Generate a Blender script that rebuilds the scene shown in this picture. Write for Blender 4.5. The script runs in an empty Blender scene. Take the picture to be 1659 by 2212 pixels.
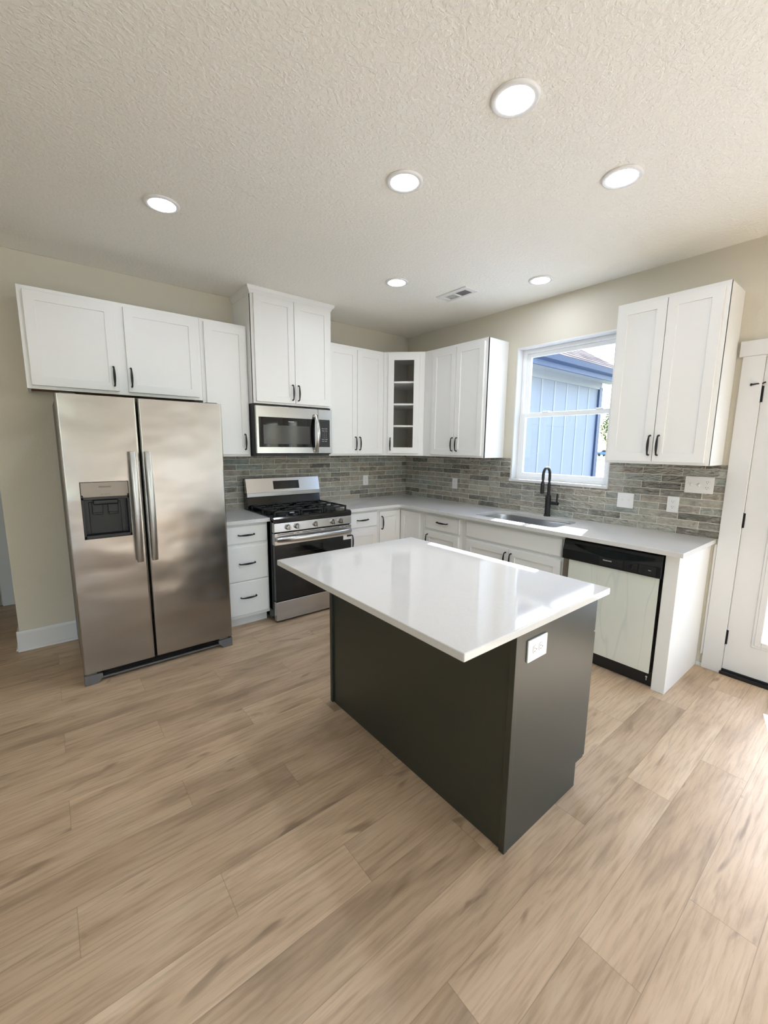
import bpy, bmesh, math, random
from mathutils import Vector, Matrix
random.seed(7)
PI = math.pi
R = math.radians
S = bpy.context.scene
COL = S.collection

# ------------------------------------------------------------------ camera
YAW, PITCH, ROLL, FPX = R(38.8098), R(-8.9358), R(0.5912), 907.3175
cy_, sy_ = math.cos(YAW), math.sin(YAW)
# yaw is measured clockwise towards +x
fwd = Vector((sy_*math.cos(PITCH), cy_*math.cos(PITCH), math.sin(PITCH)))
rt = fwd.cross(Vector((0, 0, 1))).normalized()
up = rt.cross(fwd)
rt2 = math.cos(ROLL)*rt + math.sin(ROLL)*up
up2 = -math.sin(ROLL)*rt + math.cos(ROLL)*up
cam = bpy.data.cameras.new('camera')
camo = bpy.data.objects.new('camera', cam)
COL.objects.link(camo)
camo.matrix_world = Matrix(((rt2.x, up2.x, -fwd.x, -3.4913), (rt2.y, up2.y, -fwd.y, -3.9131), (rt2.z, up2.z, -fwd.z, 1.5118), (0, 0, 0, 1)))
cam.sensor_fit = 'VERTICAL'
cam.sensor_height = 24.0
cam.lens = FPX/2212*24.0
cam.clip_start = 0.05
cam.clip_end = 500
S.camera = camo

# ------------------------------------------------------------------ world, sun, exposure
SKY, SUN, LAMP, EXPO = 0.86, 23.0, 72.0, 0.55
w = bpy.data.worlds.new('sky')
S.world = w
w.use_nodes = True
nt = w.node_tree
bg = nt.nodes['Background']
sk = nt.nodes.new('ShaderNodeTexSky')
sk.sky_type = 'NISHITA'
sk.sun_disc = False
sk.sun_elevation = R(37)
sk.sun_rotation = R(74.4)
sk.dust_density = 1.0
nt.links.new(sk.outputs[0], bg.inputs[0])
bg.inputs[1].default_value = SKY
sl = bpy.data.lights.new('sun', 'SUN')
so = bpy.data.objects.new('sun', sl)
COL.objects.link(so)
so.rotation_euler = Vector((-1, -0.28, -0.785)).to_track_quat('-Z', 'Y').to_euler()
so.location = (10, 3, 12)
sl.energy = SUN
sl.angle = R(0.53)
sl.color = (.84, 0.93, 1.06)
vs = S.view_settings
vs.view_transform = 'Standard'
vs.look = 'None'
vs.gamma = 1
vs.use_curve_mapping = False
vs.exposure = EXPO
cyc = S.cycles
cyc.use_denoising = True
cyc.max_bounces = 10
cyc.diffuse_bounces = 6
cyc.glossy_bounces = 5
cyc.transparent_max_bounces = 12
cyc.caustics_reflective = False
cyc.caustics_refractive = False
cyc.sample_clamp_indirect = 4.0
cyc.blur_glossy = 0.1

def portal(loc, rot, sx, sy):
    l = bpy.data.lights.new('window_portal', 'AREA')
    l.shape = 'RECTANGLE'
    l.size, l.size_y = sx, sy
    l.cycles.is_portal = True
    o = bpy.data.objects.new('window_portal', l)
    o.location = loc
    o.rotation_euler = rot
    COL.objects.link(o)

# ------------------------------------------------------------------ materials
def lin(c):
    return tuple(((v/255)/12.92 if v/255 <= .04045 else ((v/255+.055)/1.055)**2.4) for v in c) + (1,)

class N:
    """small wrapper around a material node tree"""
    def __init__(s, name):
        s.m = bpy.data.materials.new(name)
        s.m.use_nodes = True
        s.t = s.m.node_tree
        s.b = s.t.nodes['Principled BSDF']
        s.out = s.t.nodes['Material Output']
    def n(s, typ, **kw):
        nd = s.t.nodes.new('ShaderNode'+typ)
        for k, v in kw.items():
            setattr(nd, k, v)
        return nd
    def l(s, a, b):
        s.t.links.new(a, b)
    def put(s, sock, v):
        if hasattr(v, 'is_output'):
            s.l(v, sock)
        else:
            sock.default_value = v
    def math(s, op, a, b=None, c=None):
        nd = s.n('Math', operation=op)
        s.put(nd.inputs[0], a)
        if b is not None:
            s.put(nd.inputs[1], b)
        if c is not None:
            s.put(nd.inputs[2], c)
        return nd.outputs[0]
    def xyz(s):
        g = s.n('NewGeometry')
        sp = s.n('SeparateXYZ')
        s.l(g.outputs['Position'], sp.inputs[0])
        return sp.outputs
    def vec(s, x, y, z=0.0):
        c = s.n('CombineXYZ')
        for i, v in enumerate((x, y, z)):
            s.put(c.inputs[i], v)
        return c.outputs[0]
    def pos(s):
        return s.n('NewGeometry').outputs['Position']
    def mapping(s, v, scale):
        m = s.n('Mapping')
        s.l(v, m.inputs[0])
        m.inputs['Scale'].default_value = scale
        return m.outputs[0]
    def noise(s, v, scale=1., detail=3., rough=.5, dist=0.):
        nd = s.n('TexNoise')
        if v is not None:
            s.l(v, nd.inputs['Vector'])
        nd.inputs['Scale'].default_value = scale
        nd.inputs['Detail'].default_value = detail
        nd.inputs['Roughness'].default_value = rough
        nd.inputs['Distortion'].default_value = dist
        return nd.outputs[0]
    def ramp(s, fac, stops):
        r = s.n('ValToRGB')
        e = r.color_ramp.elements
        while len(e) < len(stops):
            e.new(.5)
        for i, (p, c) in enumerate(stops):
            e[i].position = p
            e[i].color = c
        s.l(fac, r.inputs[0])
        return r.outputs[0]
    def mix(s, fac, a, b, mode='MIX'):
        m = s.n('Mix', data_type='RGBA', blend_type=mode)
        s.put(m.inputs[0], fac)
        s.put(m.inputs[6], a)
        s.put(m.inputs[7], b)
        return m.outputs[2]
    def bump(s, h, strength=.2, dist=.002, normal=None):
        b = s.n('Bump')
        b.inputs['Strength'].default_value = strength
        b.inputs['Distance'].default_value = dist
        s.l(h, b.inputs['Height'])
        if normal is not None:
            s.l(normal, b.inputs['Normal'])
        s.l(b.outputs[0], s.b.inputs['Normal'])
        return b.outputs[0]
    def set(s, col=None, rough=None, metal=None, spec=None, coat=None):
        if col is not None:
            s.put(s.b.inputs['Base Color'], col)
        if rough is not None:
            s.put(s.b.inputs['Roughness'], rough)
        if metal is not None:
            s.b.inputs['Metallic'].default_value = metal
        if spec is not None:
            s.b.inputs['Specular IOR Level'].default_value = spec
        if coat is not None:
            s.b.inputs['Coat Weight'].default_value = coat
        return s.m

def paint(name, c, rough=.5, var=.03, metal=0., bump=0.):
    n = N(name)
    f = n.noise(n.pos(), 3.0, 2)
    c = lin(c)
    a = tuple(max(0, v*(1-var)) for v in c[:3])+(1,)
    b = tuple(min(1, v*(1+var)) for v in c[:3])+(1,)
    n.set(n.mix(f, a, b), rough, metal)
    if bump:
        n.bump(n.noise(n.pos(), 250, 2), bump, .0006)
    return n.m

M = {}
def wallpaint(name, c, scale, strength, dist):
    n = N(name)
    p = n.pos()
    f = n.noise(p, 1.3, 2)
    c = lin(c)
    n.set(n.mix(f, tuple(v*.97 for v in c[:3])+(1,), c), .75, spec=.25)
    h = n.noise(p, scale, 4, .55, .3)
    h2 = n.ramp(h, [(.42, (0, 0, 0, 1)), (.62, (1, 1, 1, 1))])
    n.bump(h2, strength, dist)
    return n.m
M['wall'] = wallpaint('greige wall paint', (208, 202, 187), 95, .22, .002)
M['ceil'] = wallpaint('textured ceiling paint', (240, 238, 230), 58, .48, .0038)
M['white'] = paint('white cabinet paint', (232, 232, 230), .38, .01)
M['trim'] = paint('white trim paint', (216, 216, 216), .4, .01)
M['vinyl'] = paint('white vinyl', (244, 245, 245), .35, .01)
M['inside'] = paint('cabinet interior', (206, 200, 190), .5, .03)
M['rawwood'] = paint('raw plywood', (120, 84, 54), .7, .15)
M['black'] = paint('matte black metal', (9, 9, 9), .6, .1)
M['blackgloss'] = paint('gloss black enamel', (9, 9, 10), .12, .1)
M['blackplast'] = paint('black plastic', (6, 6, 7), .4, .1)
M['iron'] = paint('cast iron', (14, 14, 14), .55, .2)
M['greyplast'] = paint('grey plastic', (98, 98, 98), .5, .05)
M['darkplast'] = paint('dark grey plastic', (22, 22, 21), .5, .05)
M['taupe'] = paint('taupe control plastic', (152, 141, 130), .35, .03)
M['plate'] = paint('white wall plate plastic', (228, 228, 227), .25, .01)
M['slot'] = paint('outlet slot', (92, 88, 84), .6, .05)
M['island'] = paint('dark green black paint', (33, 40, 33), .36, .04)
M['island'].node_tree.nodes['Principled BSDF'].inputs['Specular IOR Level'].default_value = .85
M['grout'] = paint('pale grout', (228, 224, 212), .85, .04)
M['whiteprint'] = paint('white print', (225, 226, 226), .6, .01)
M['greyprint'] = paint('grey print', (70, 66, 62), .6, .01)
M['hall'] = paint('hall door paint', (190, 185, 174), .5, .02)

def steel(name, base=(190, 188, 186), rough=.24, wave=0., axis='x', grain=.12):
    n = N(name)
    p = n.pos()
    n.set(lin(base), rough, 1.0)
    sc = {'x': (2, 2, 420), 'z': (420, 420, 2)}[axis]
    g = n.noise(n.mapping(p, sc), 1., 2)
    nm = None
    if wave:
        h = n.noise(n.mapping(p, (1.6, 1.6, 2.6)), 1.7, 1.5, .4)
        b = n.n('Bump')
        b.inputs['Strength'].default_value = 1
        b.inputs['Distance'].default_value = wave
        n.l(h, b.inputs['Height'])
        nm = b.outputs[0]
    n.bump(g, grain, .0004, nm)
    return n.m
M['steel'] = steel('brushed stainless steel', rough=.22)
M['fridge'] = steel('fridge stainless steel', (161, 157, 153), .23, .013)
M['dwsteel'] = steel('dishwasher stainless steel', (205, 203, 196), .26, .003, 'z')
n = N('pale protective film')
fh = n.noise(n.mapping(n.pos(), (7, 7, .9)), 1., 1, .5, .8)
n.set(n.mix(n.ramp(fh, [(.40, (1, 1, 1, 1)), (.42, (0, 0, 0, 1)), (.45, (1, 1, 1, 1))]), lin((214, 220, 212)), lin((226, 229, 220))), .3, .12)
n.bump(fh, .5, .012)
M['film'] = n.m
M['handle'] = steel('satin steel handle', (172, 170, 168), .3)
M['sink'] = steel('sink steel', (190, 190, 190), .28)

def glass(name, tint=(1, 1, 1, 1), ior=1.45):
    n = N(name)
    n.t.nodes.remove(n.b)
    tr = n.n('BsdfTransparent')
    tr.inputs[0].default_value = tint
    gl = n.n('BsdfGlossy')
    gl.inputs['Roughness'].default_value = .02
    fr = n.n('Fresnel')
    # same reflectance on both faces of the thin pane
    geo = n.n('NewGeometry')
    n.l(n.math('ADD', ior, n.math('MULTIPLY', geo.outputs['Backfacing'], 1/ior-ior)), fr.inputs[0])
    mx = n.n('MixShader')
    n.l(fr.outputs[0], mx.inputs[0])
    n.l(tr.outputs[0], mx.inputs[1])
    n.l(gl.outputs[0], mx.inputs[2])
    n.l(mx.outputs[0], n.out.inputs[0])
    return n.m
M['glass'] = glass('clear window glass', (.97, .98, .98, 1))
M['ovenglass'] = paint('dark oven glass', (6, 6, 7), .04, .1)
M['mwglass'] = paint('microwave screen glass', (62, 61, 60), .1, .05)

def quartz(name):
    n = N(name)
    p = n.pos()
    v = n.noise(p, 2.2, 6, .6, 1.2)
    vein = n.ramp(v, [(.485, (0, 0, 0, 1)), (.5, (1, 1, 1, 1)), (.515, (0, 0, 0, 1))])
    fade = n.ramp(n.noise(p, 1.1, 2), [(.5, (0, 0, 0, 1)), (.75, (1, 1, 1, 1))])
    f = n.math('MULTIPLY', n.math('MULTIPLY', vein, fade), .35)
    spk = n.noise(p, 380, 1)
    base = n.mix(n.ramp(spk, [(.35, (0, 0, 0, 1)), (.65, (1, 1, 1, 1))]), lin((208, 207, 205)), lin((214, 213, 212)))
    n.set(n.mix(f, base, lin((196, 193, 188))), .06, spec=.5)
    return n.m
M['quartz'] = quartz('polished white quartz')

def tile(name):
    n = N(name)
    uv = n.n('UVMap')
    sp = n.n('SeparateXYZ')
    n.l(uv.outputs[0], sp.inputs[0])
    r1, r2 = sp.outputs[0], sp.outputs[1]
    base = n.ramp(r1, [(0, lin((104, 102, 94))), (.2, lin((138, 136, 128))), (.42, lin((166, 163, 151))), (.58, lin((158, 148, 136))),
                       (.74, lin((146, 156, 151))), (.88, lin((178, 172, 158))), (1, lin((108, 102, 92)))])
    p = n.pos()
    off = n.n('VectorMath', operation='ADD')
    n.l(p, off.inputs[0])
    n.l(n.vec(n.math('MULTIPLY', r1, 9.), n.math('MULTIPLY', r2, 7.), r2), off.inputs[1])
    q = off.outputs[0]
    cl = n.noise(q, 16, 5, .62, .6)
    c2 = n.mix(n.math('MULTIPLY', n.ramp(cl, [(.5, (0, 0, 0, 1)), (.72, (1, 1, 1, 1))]), .6), base, lin((188, 187, 172)))
    c3 = n.mix(n.math('MULTIPLY', n.ramp(cl, [(.28, (1, 1, 1, 1)), (.46, (0, 0, 0, 1))]), .45), c2, lin((66, 62, 54)))
    n.set(c3, .05, spec=.8)
    h = n.noise(n.mapping(q, (20, 20, 54)), 1., 2, .5, .5)
    n.bump(h, 1., .03)
    return n.m
M['tile'] = tile('glazed grey green tile')

def flooring(name):
    n = N(name)
    x, y, z = n.xyz()
    W_, L_ = .1785, 1.22
    yr = n.math('DIVIDE', n.math('ADD', y, 3.63), W_)
    row = n.math('FLOOR', yr)
    fy = n.math('SUBTRACT', yr, row)
    # joints climb by a third of a plank per row
    xs = n.math('ADD', n.math('ADD', x, 1.10), n.math('MULTIPLY', row, L_/3))
    xr = n.math('DIVIDE', xs, L_)
    colm = n.math('FLOOR', xr)
    fx = n.math('SUBTRACT', xr, colm)
    wn = n.n('TexWhiteNoise', noise_dimensions='2D')
    n.l(n.vec(row, colm), wn.inputs['Vector'])
    rv = wn.outputs['Value']
    wn2 = n.n('TexWhiteNoise', noise_dimensions='2D')
    n.l(n.vec(n.math('ADD', row, 37.3), n.math('ADD', colm, 11.7)), wn2.inputs['Vector'])
    r2 = wn2.outputs['Value']
    px = n.math('ADD', x, n.math('MULTIPLY', rv, 31.))
    py = n.math('ADD', y, n.math('MULTIPLY', r2, 17.))
    big = n.noise(n.vec(n.math('MULTIPLY', px, 1.5), n.math('MULTIPLY', py, 7.)), 1., 4, .55, .8)
    fine = n.noise(n.vec(n.math('MULTIPLY', px, 5.), n.math('MULTIPLY', py, 75.)), 1., 4, .6, .3)
    knot = n.noise(n.vec(n.math('MULTIPLY', px, 2.2), n.math('MULTIPLY', py, 9.)), 1., 2, .5, 1.6)
    base = n.ramp(big, [(.25, lin((170, 147, 122))), (.5, lin((207, 181, 151))), (.75, lin((224, 201, 173)))])
    tone = n.ramp(rv, [(0, lin((228, 226, 224))), (.5, lin((242, 241, 240))), (1, lin((255, 255, 255)))])
    base = n.mix(1., base, tone, 'MULTIPLY')
    base = n.mix(n.math('MULTIPLY', n.ramp(fine, [(.35, (1, 1, 1, 1)), (.55, (0, 0, 0, 1))]), .3), base, lin((120, 96, 74)))
    base = n.mix(n.math('MULTIPLY', n.ramp(knot, [(.64, (0, 0, 0, 1)), (.74, (1, 1, 1, 1))]), .5), base, lin((104, 82, 64)))
    ey = n.math('MULTIPLY', n.math('MINIMUM', fy, n.math('SUBTRACT', 1., fy)), W_)
    ex = n.math('MULTIPLY', n.math('MINIMUM', fx, n.math('SUBTRACT', 1., fx)), L_)
    e = n.math('MINIMUM', ex, ey)
    seam = n.math('LESS_THAN', e, .0012)
    base = n.mix(n.math('MULTIPLY', seam, .34), base, lin((92, 74, 58)))
    n.set(base, n.ramp(fine, [(.3, (.46, .46, .46, 1)), (.7, (.38, .38, .38, 1))]), spec=.4)
    h = n.math('SUBTRACT', n.math('MULTIPLY', fine, .25), seam)
    n.bump(h, .22, .0012)
    return n.m
M['floor'] = flooring('oak look vinyl plank')

def emis(name, c, s):
    n = N(name)
    n.set(lin((250, 250, 250)), .4)
    n.b.inputs['Emission Color'].default_value = c
    n.b.inputs['Emission Strength'].default_value = s
    return n.m
M['lens'] = emis('lit lamp diffuser', (.86, .94, 1.06, 1), LAMP)

def shingles(name):
    n = N(name)
    x, y, z = n.xyz()
    r = n.math('DIVIDE', z, .085)
    row = n.math('FLOOR', r)
    fr = n.math('SUBTRACT', r, row)
    c = n.math('DIVIDE', n.math('ADD', x, n.math('MULTIPLY', row, .137)), .3)
    cc = n.math('FLOOR', c)
    wn = n.n('TexWhiteNoise', noise_dimensions='2D')
    n.l(n.vec(row, cc), wn.inputs['Vector'])
    base = n.mix(wn.outputs['Value'], lin((96, 87, 83)), lin((122, 111, 106)))
    n.set(n.mix(n.math('LESS_THAN', fr, .3), base, lin((48, 43, 41))), 1., spec=0.)
    return n.m
M['shingle'] = shingles('weathered roof shingles')
M['siding'] = paint('pale blue white siding', (116, 122, 133), .6, .02)
M['sidingtrim'] = paint('pale frieze', (132, 136, 140), .6, .02)
M['slate'] = paint('sky tinted slate trim', (32, 54, 88), .5, .05)  # blue skylight on the shaded eaves is put into this trim colour
n = N('lawn grass')
n.set(n.ramp(n.noise(n.pos(), .8, 5, .7), [(.3, lin((70, 84, 40))), (.7, lin((116, 112, 66)))]), .9)
M['lawn'] = n.m
n = N('tree leaves')
n.set(n.ramp(n.noise(n.pos(), 1.5, 3), [(.3, lin((58, 84, 42))), (.7, lin((112, 128, 70)))]), .8)
M['leaf'] = n.m
M['bark'] = paint('tree bark', (92, 84, 78), .9, .2)
M['carpaint'] = paint('blue car paint', (92, 128, 172), .2, .03)
M['conc'] = paint('pale concrete', (172, 174, 178), .9, .05)

# ------------------------------------------------------------------ mesh helpers
def bm_():
    return bmesh.new()

def box(bm, x0, x1, y0, y1, z0, z1, bev=0.0, seg=2):
    x0, x1 = min(x0, x1), max(x0, x1)
    y0, y1 = min(y0, y1), max(y0, y1)
    z0, z1 = min(z0, z1), max(z0, z1)
    g = bmesh.ops.create_cube(bm, size=1.0)['verts']
    for v in g:
        v.co = Vector(((x0+x1)/2+v.co.x*(x1-x0), (y0+y1)/2+v.co.y*(y1-y0), (z0+z1)/2+v.co.z*(z1-z0)))
    if bev:
        ed = list({e for v in g for e in v.link_edges})
        bmesh.ops.bevel(bm, geom=ed, offset=min(bev, .45*min(x1-x0, y1-y0, z1-z0)), segments=seg, profile=.5, affect='EDGES')
    return bm

def boxes(*specs, bev=0.0):
    bm = bm_()
    for s in specs:
        box(bm, *s[:6], s[6] if len(s) > 6 else bev)
    return bm

AX = {'x': lambda a, b, c: (c, a, b), 'y': lambda a, b, c: (a, c, b), 'z': lambda a, b, c: (a, b, c)}
def prism(bm, poly, axis, c0, c1, bev=0.0, hole=None):
    """extrude a 2D polygon along an axis; poly coords are the other two axes in order"""
    f = AX[axis]
    A = [bm.verts.new(f(p[0], p[1], c0)) for p in poly]
    B = [bm.verts.new(f(p[0], p[1], c1)) for p in poly]
    n = len(poly)
    fs = []
    for i in range(n):
        fs.append(bm.faces.new((A[i], A[(i+1) % n], B[(i+1) % n], B[i])))
    if hole is None:
        fs.append(bm.faces.new(A[::-1]))
        fs.append(bm.faces.new(B))
    else:
        C = [bm.verts.new(f(p[0], p[1], c0)) for p in hole]
        D = [bm.verts.new(f(p[0], p[1], c1)) for p in hole]
        m = len(hole)
        for i in range(m):
            fs.append(bm.faces.new((C[i], D[i], D[(i+1) % m], C[(i+1) % m])))
        for X, Y in ((A, C), (B, D)):
            ed = []
            for L in (X, Y):
                for i in range(len(L)):
                    ed.append(bm.edges.get((L[i], L[(i+1) % len(L)])))
            r = bmesh.ops.triangle_fill(bm, use_beauty=True, edges=ed)
            fs += [g for g in r['geom'] if isinstance(g, bmesh.types.BMFace)]
    bmesh.ops.recalc_face_normals(bm, faces=fs)
    if bev:
        ring = [bm.edges.get((A[i], A[(i+1) % n])) for i in range(n)] + [bm.edges.get((B[i], B[(i+1) % n])) for i in range(n)]
        if n < 9:
            ring += [bm.edges.get((A[i], B[i])) for i in range(n)]
        bmesh.ops.bevel(bm, geom=[e for e in ring if e], offset=bev, segments=2, profile=.5, affect='EDGES')
    return bm

def rrect(a0, a1, b0, b1, r, k=6):
    pts = []
    rr = r if isinstance(r, (list, tuple)) else (r,)*4
    for (ca, cb, t0, q) in ((a1-rr[0], b1-rr[0], 0, rr[0]), (a0+rr[1], b1-rr[1], 90, rr[1]), (a0+rr[2], b0+rr[2], 180, rr[2]), (a1-rr[3], b0+rr[3], 270, rr[3])):
        for i in range(k+1):
            t = R(t0+90*i/k)
            pts.append((ca+q*math.cos(t), cb+q*math.sin(t)))
    return pts

def lathe(bm, prof, loc=(0, 0, 0), axis='z', n=24):
    """profile of (radius, height) turned about an axis"""
    f = AX[axis]
    rings = []
    for r, h in prof:
        ring = []
        for i in range(n):
            t = 2*PI*i/n
            p = f(r*math.cos(t), r*math.sin(t), h)
            ring.append(bm.verts.new((p[0]+loc[0], p[1]+loc[1], p[2]+loc[2])))
        rings.append(ring)
    fs = []
    for a, b in zip(rings, rings[1:]):
        for i in range(n):
            fs.append(bm.faces.new((a[i], a[(i+1) % n], b[(i+1) % n], b[i])))
    if prof[0][0] > 1e-5:
        fs.append(bm.faces.new(rings[0][::-1]))
    if prof[-1][0] > 1e-5:
        fs.append(bm.faces.new(rings[-1]))
    bmesh.ops.remove_doubles(bm, verts=[v for g in rings for v in g], dist=1e-6)
    bmesh.ops.recalc_face_normals(bm, faces=[x for x in fs if x.is_valid])
    return bm

def sweep(bm, pts, rad, n=10, side=None):
    """tube along points; rad entries are r or (r_side, r_other)"""
    pts = [Vector(p) for p in pts]
    if not isinstance(rad, list):
        rad = [rad]*len(pts)
    rings = []
    ref = Vector(side) if side else None
    for i, p in enumerate(pts):
        d = (pts[min(i+1, len(pts)-1)]-pts[max(i-1, 0)]).normalized()
        if ref is None:
            ref = Vector((0, 0, 1)) if abs(d.z) < .9 else Vector((1, 0, 0))
        u = (ref-d*ref.dot(d)).normalized()
        v = d.cross(u)
        ref = u
        r = rad[i] if isinstance(rad[i], tuple) else (rad[i], rad[i])
        rings.append([bm.verts.new(p+u*(r[0]*math.cos(2*PI*k/n))+v*(r[1]*math.sin(2*PI*k/n))) for k in range(n)])
    fs = []
    for a, b in zip(rings, rings[1:]):
        for i in range(n):
            fs.append(bm.faces.new((a[i], a[(i+1) % n], b[(i+1) % n], b[i])))
    fs.append(bm.faces.new(rings[0][::-1]))
    fs.append(bm.faces.new(rings[-1]))
    bmesh.ops.recalc_face_normals(bm, faces=fs)
    return bm

def obj(name, bm, mat, parent=None, loc=None, smooth=50):
    me = bpy.data.meshes.new(name)
    bm.to_mesh(me)
    bm.free()
    me.materials.append(M[mat] if isinstance(mat, str) else mat)
    if smooth:
        for p in me.polygons:
            p.use_smooth = True
        me.set_sharp_from_angle(angle=R(smooth))
    o = bpy.data.objects.new(name, me)
    if smooth:
        wn_ = o.modifiers.new('weighted_normal', 'WEIGHTED_NORMAL')
        wn_.keep_sharp = True
        wn_.weight = 100
    COL.objects.link(o)
    if parent:
        o.parent = parent
    if loc:
        o.location = loc
    return o

def tag(o, label=None, cat=None, group=None, kind=None):
    if label:
        o['label'] = label
    if cat:
        o['category'] = cat
    if group:
        o['group'] = group
    if kind:
        o['kind'] = kind
    return o

def thing(name, label, cat, loc=(0, 0, 0), rz=0., group=None):
    o = bpy.data.objects.new(name, None)
    o.empty_display_size = .1
    COL.objects.link(o)
    o.location = loc
    o.rotation_euler = (0, 0, rz)
    return tag(o, label, cat, group)

def struct(name, bm, mat, parent=None, smooth=0):
    o = obj(name, bm, mat, parent, smooth=smooth)
    if not parent:
        o['kind'] = 'structure'
    return o

def text(name, body, size, mat, parent, loc, rot, ext=.0004, align='CENTER', space=1.0):
    cu = bpy.data.curves.new(name, 'FONT')
    cu.body = body
    cu.size = size
    cu.extrude = ext
    cu.align_x = align
    cu.align_y = 'CENTER'
    cu.space_line = space
    cu.materials.append(M[mat])
    tmp = bpy.data.objects.new(name, cu)
    COL.objects.link(tmp)
    bpy.context.view_layer.update()
    me = bpy.data.meshes.new_from_object(tmp)
    bpy.data.objects.remove(tmp)
    o = bpy.data.objects.new(name, me)
    COL.objects.link(o)
    o.parent = parent
    o.location = loc
    o.rotation_euler = rot
    return o
FACE = (R(90), 0, 0)          # text that reads from the -y side

H = 2.779
# ------------------------------------------------------------------ the setting
XL, YF, YH = -6.6, -8.2, 1.25
struct('floor', boxes((XL-.15, .14, YF-.15, YH+.15, -.1, 0)), 'floor')
struct('ceiling', boxes((XL-.15, .14, YF-.15, YH+.15, H, H+.15)), 'ceil')

def wall_cells(fixed0, fixed1, axis, a0, a1, holes, z0=0., z1=H):
    """a wall slab of thickness fixed0..fixed1 along axis from a0 to a1, with (a0,a1,z0,z1) holes"""
    bm = bm_()
    As = sorted({a0, a1, *[h[0] for h in holes], *[h[1] for h in holes]})
    for i in range(len(As)-1):
        l, r = As[i], As[i+1]
        spans = sorted((h[2], h[3]) for h in holes if h[0] <= l+1e-6 and h[1] >= r-1e-6)
        z = z0
        for s in spans+[(z1, z1)]:
            if s[0] > z+1e-6:
                if axis == 'y':
                    box(bm, fixed0, fixed1, l, r, z, s[0])
                else:
                    box(bm, l, r, fixed0, fixed1, z, s[0])
            z = max(z, s[1])
    return bm

WIN = (-2.423, -1.515, 1.203, 2.41)
DOOR = (-4.205, -3.27, 0, 2.085)
DOOR2 = (-5.24, -4.305, 0, 2.085)
LWIN = (-8.05, -5.5, .15, 2.4)
struct('wall_right', wall_cells(0, .14, 'y', YF-.15, .13, [WIN, DOOR, DOOR2, LWIN]), 'wall')
struct('wall_back', boxes((-3.75, 0, 0, .13, 0, H, .004)), 'wall')
struct('wall_left', boxes((XL-.14, XL, YF-.15, YH, 0, H)), 'ceil')
FW = [(-6.5, -3.4, .1, 2.5)]
struct('wall_front', wall_cells(YF-.14, YF, 'x', XL, 0, FW), 'ceil')
struct('wall_hall_blocker', boxes((XL, -4.4, 0, .13, 0, H)), 'wall')  # unseen wall, added to keep room light out of the hall
struct('wall_hall_blocker_side', boxes((-4.53, -4.4, .13, YH, 0, H)), 'wall')  # unseen return wall, placed to cut light reaching the hall
struct('wall_hall', boxes((XL, -2.9, YH, YH+.14, 0, H)), 'wall')
struct('wall_hall_side', boxes((-2.9, -2.76, .13, YH+.14, 0, H)), 'wall')

def base_profile(t, h):
    return [(0, 0), (t+.012, 0), (t+.010, .012), (t, .02), (t, h-.02), (t-.004, h-.012), (t-.006, h), (0, h)]
def baseboard(name, axis, at, sgn, a0, a1, h=.15, t=.015):
    bm = bm_()
    prism(bm, [(at+sgn*p[0], p[1]) for p in base_profile(t, h)] if axis == 'y' else [(at+sgn*p[0], p[1]) for p in base_profile(t, h)],
          'x' if axis == 'x' else 'y', a0, a1)
    return struct(name, bm, 'trim')
# along the fridge wall: profile in (y,z), extruded along x, wrapped round the free end
baseboard('baseboard_back', 'x', 0, -1, -3.765, -2.47)
bb = bm_()
prism(bb, [(-3.75-p[0], p[1]) for p in base_profile(.015, .15)], 'y', -.001, .145)
struct('baseboard_back_end', bb, 'trim')
baseboard('baseboard_front', 'x', YF, 1, XL, 0)
bb = bm_()
prism(bb, [(XL+p[0], p[1]) for p in base_profile(.015, .15)], 'y', YF, 0)
struct('baseboard_left', bb, 'trim')
bb = bm_()
prism(bb, [(-p[0], p[1]) for p in base_profile(.015, .15)], 'y', YF, DOOR2[0]-.12)
struct('baseboard_right', bb, 'trim')

# hall door, dim at the far left
d = thing('door_2', None, None)
tag(d, kind='structure')
obj('door_slab', boxes((-4.39, -3.93, YH-.03, YH-.001, 0.005, 2.04, .003)), 'hall', d)
obj('door_casing', boxes((-3.915, -3.80, YH-.045, YH-.001, 0, 2.13, .003), (-4.395, -3.80, YH-.045, YH-.001, 2.05, 2.14, .003)), 'trim', d)

# kitchen window: single hung, in a drywall reveal
wn = thing('window_1', None, None, (0, 0, 0))
tag(wn, kind='structure')
y0, y1, z0, z1 = WIN
e = .012
obj('window_jamb', boxes((-.004, .139, y1-e, y1, z0, z1, .002), (-.004, .139, y0, y0+e, z0, z1, .002), (-.004, .139, y0+e, y1-e, z1-e, z1, .002)), 'trim', wn)
obj('window_sill', boxes((-.022, .139, y0-.004, y1+.004, z0-.012, z0+.012, .003)), 'trim', wn)
fy0, fy1, fz0, fz1 = y0+e, y1-e, z0+.012, z1-e
def ring(xa, xb, a0, a1, b0, b1, wl, wr, wb, wt, bev=.003):
    return boxes((xa, xb, a0, a0+wr, b0, b1), (xa, xb, a1-wl, a1, b0, b1), (xa, xb, a0+wr, a1-wl, b0, b0+wb), (xa, xb, a0+wr, a1-wl, b1-wt, b1), bev=bev)
obj('window_frame', ring(.075, .135, fy0, fy1, fz0, fz1, .03, .03, .028, .032), 'vinyl', wn)
obj('upper_sash', ring(.098, .125, fy0+.03, fy1-.03, 1.79, fz1-.032, .042, .042, .036, .036), 'vinyl', wn)
ls = ring(.072, .10, fy0+.028, fy1-.028, fz0+.02, 1.828, .034, .034, .04, .038)
for yy in (-1.79, -2.27):
    box(ls, .066, .098, yy-.03, yy+.03, 1.826, 1.838, .004)
obj('lower_sash', ls, 'vinyl', wn)
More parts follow.
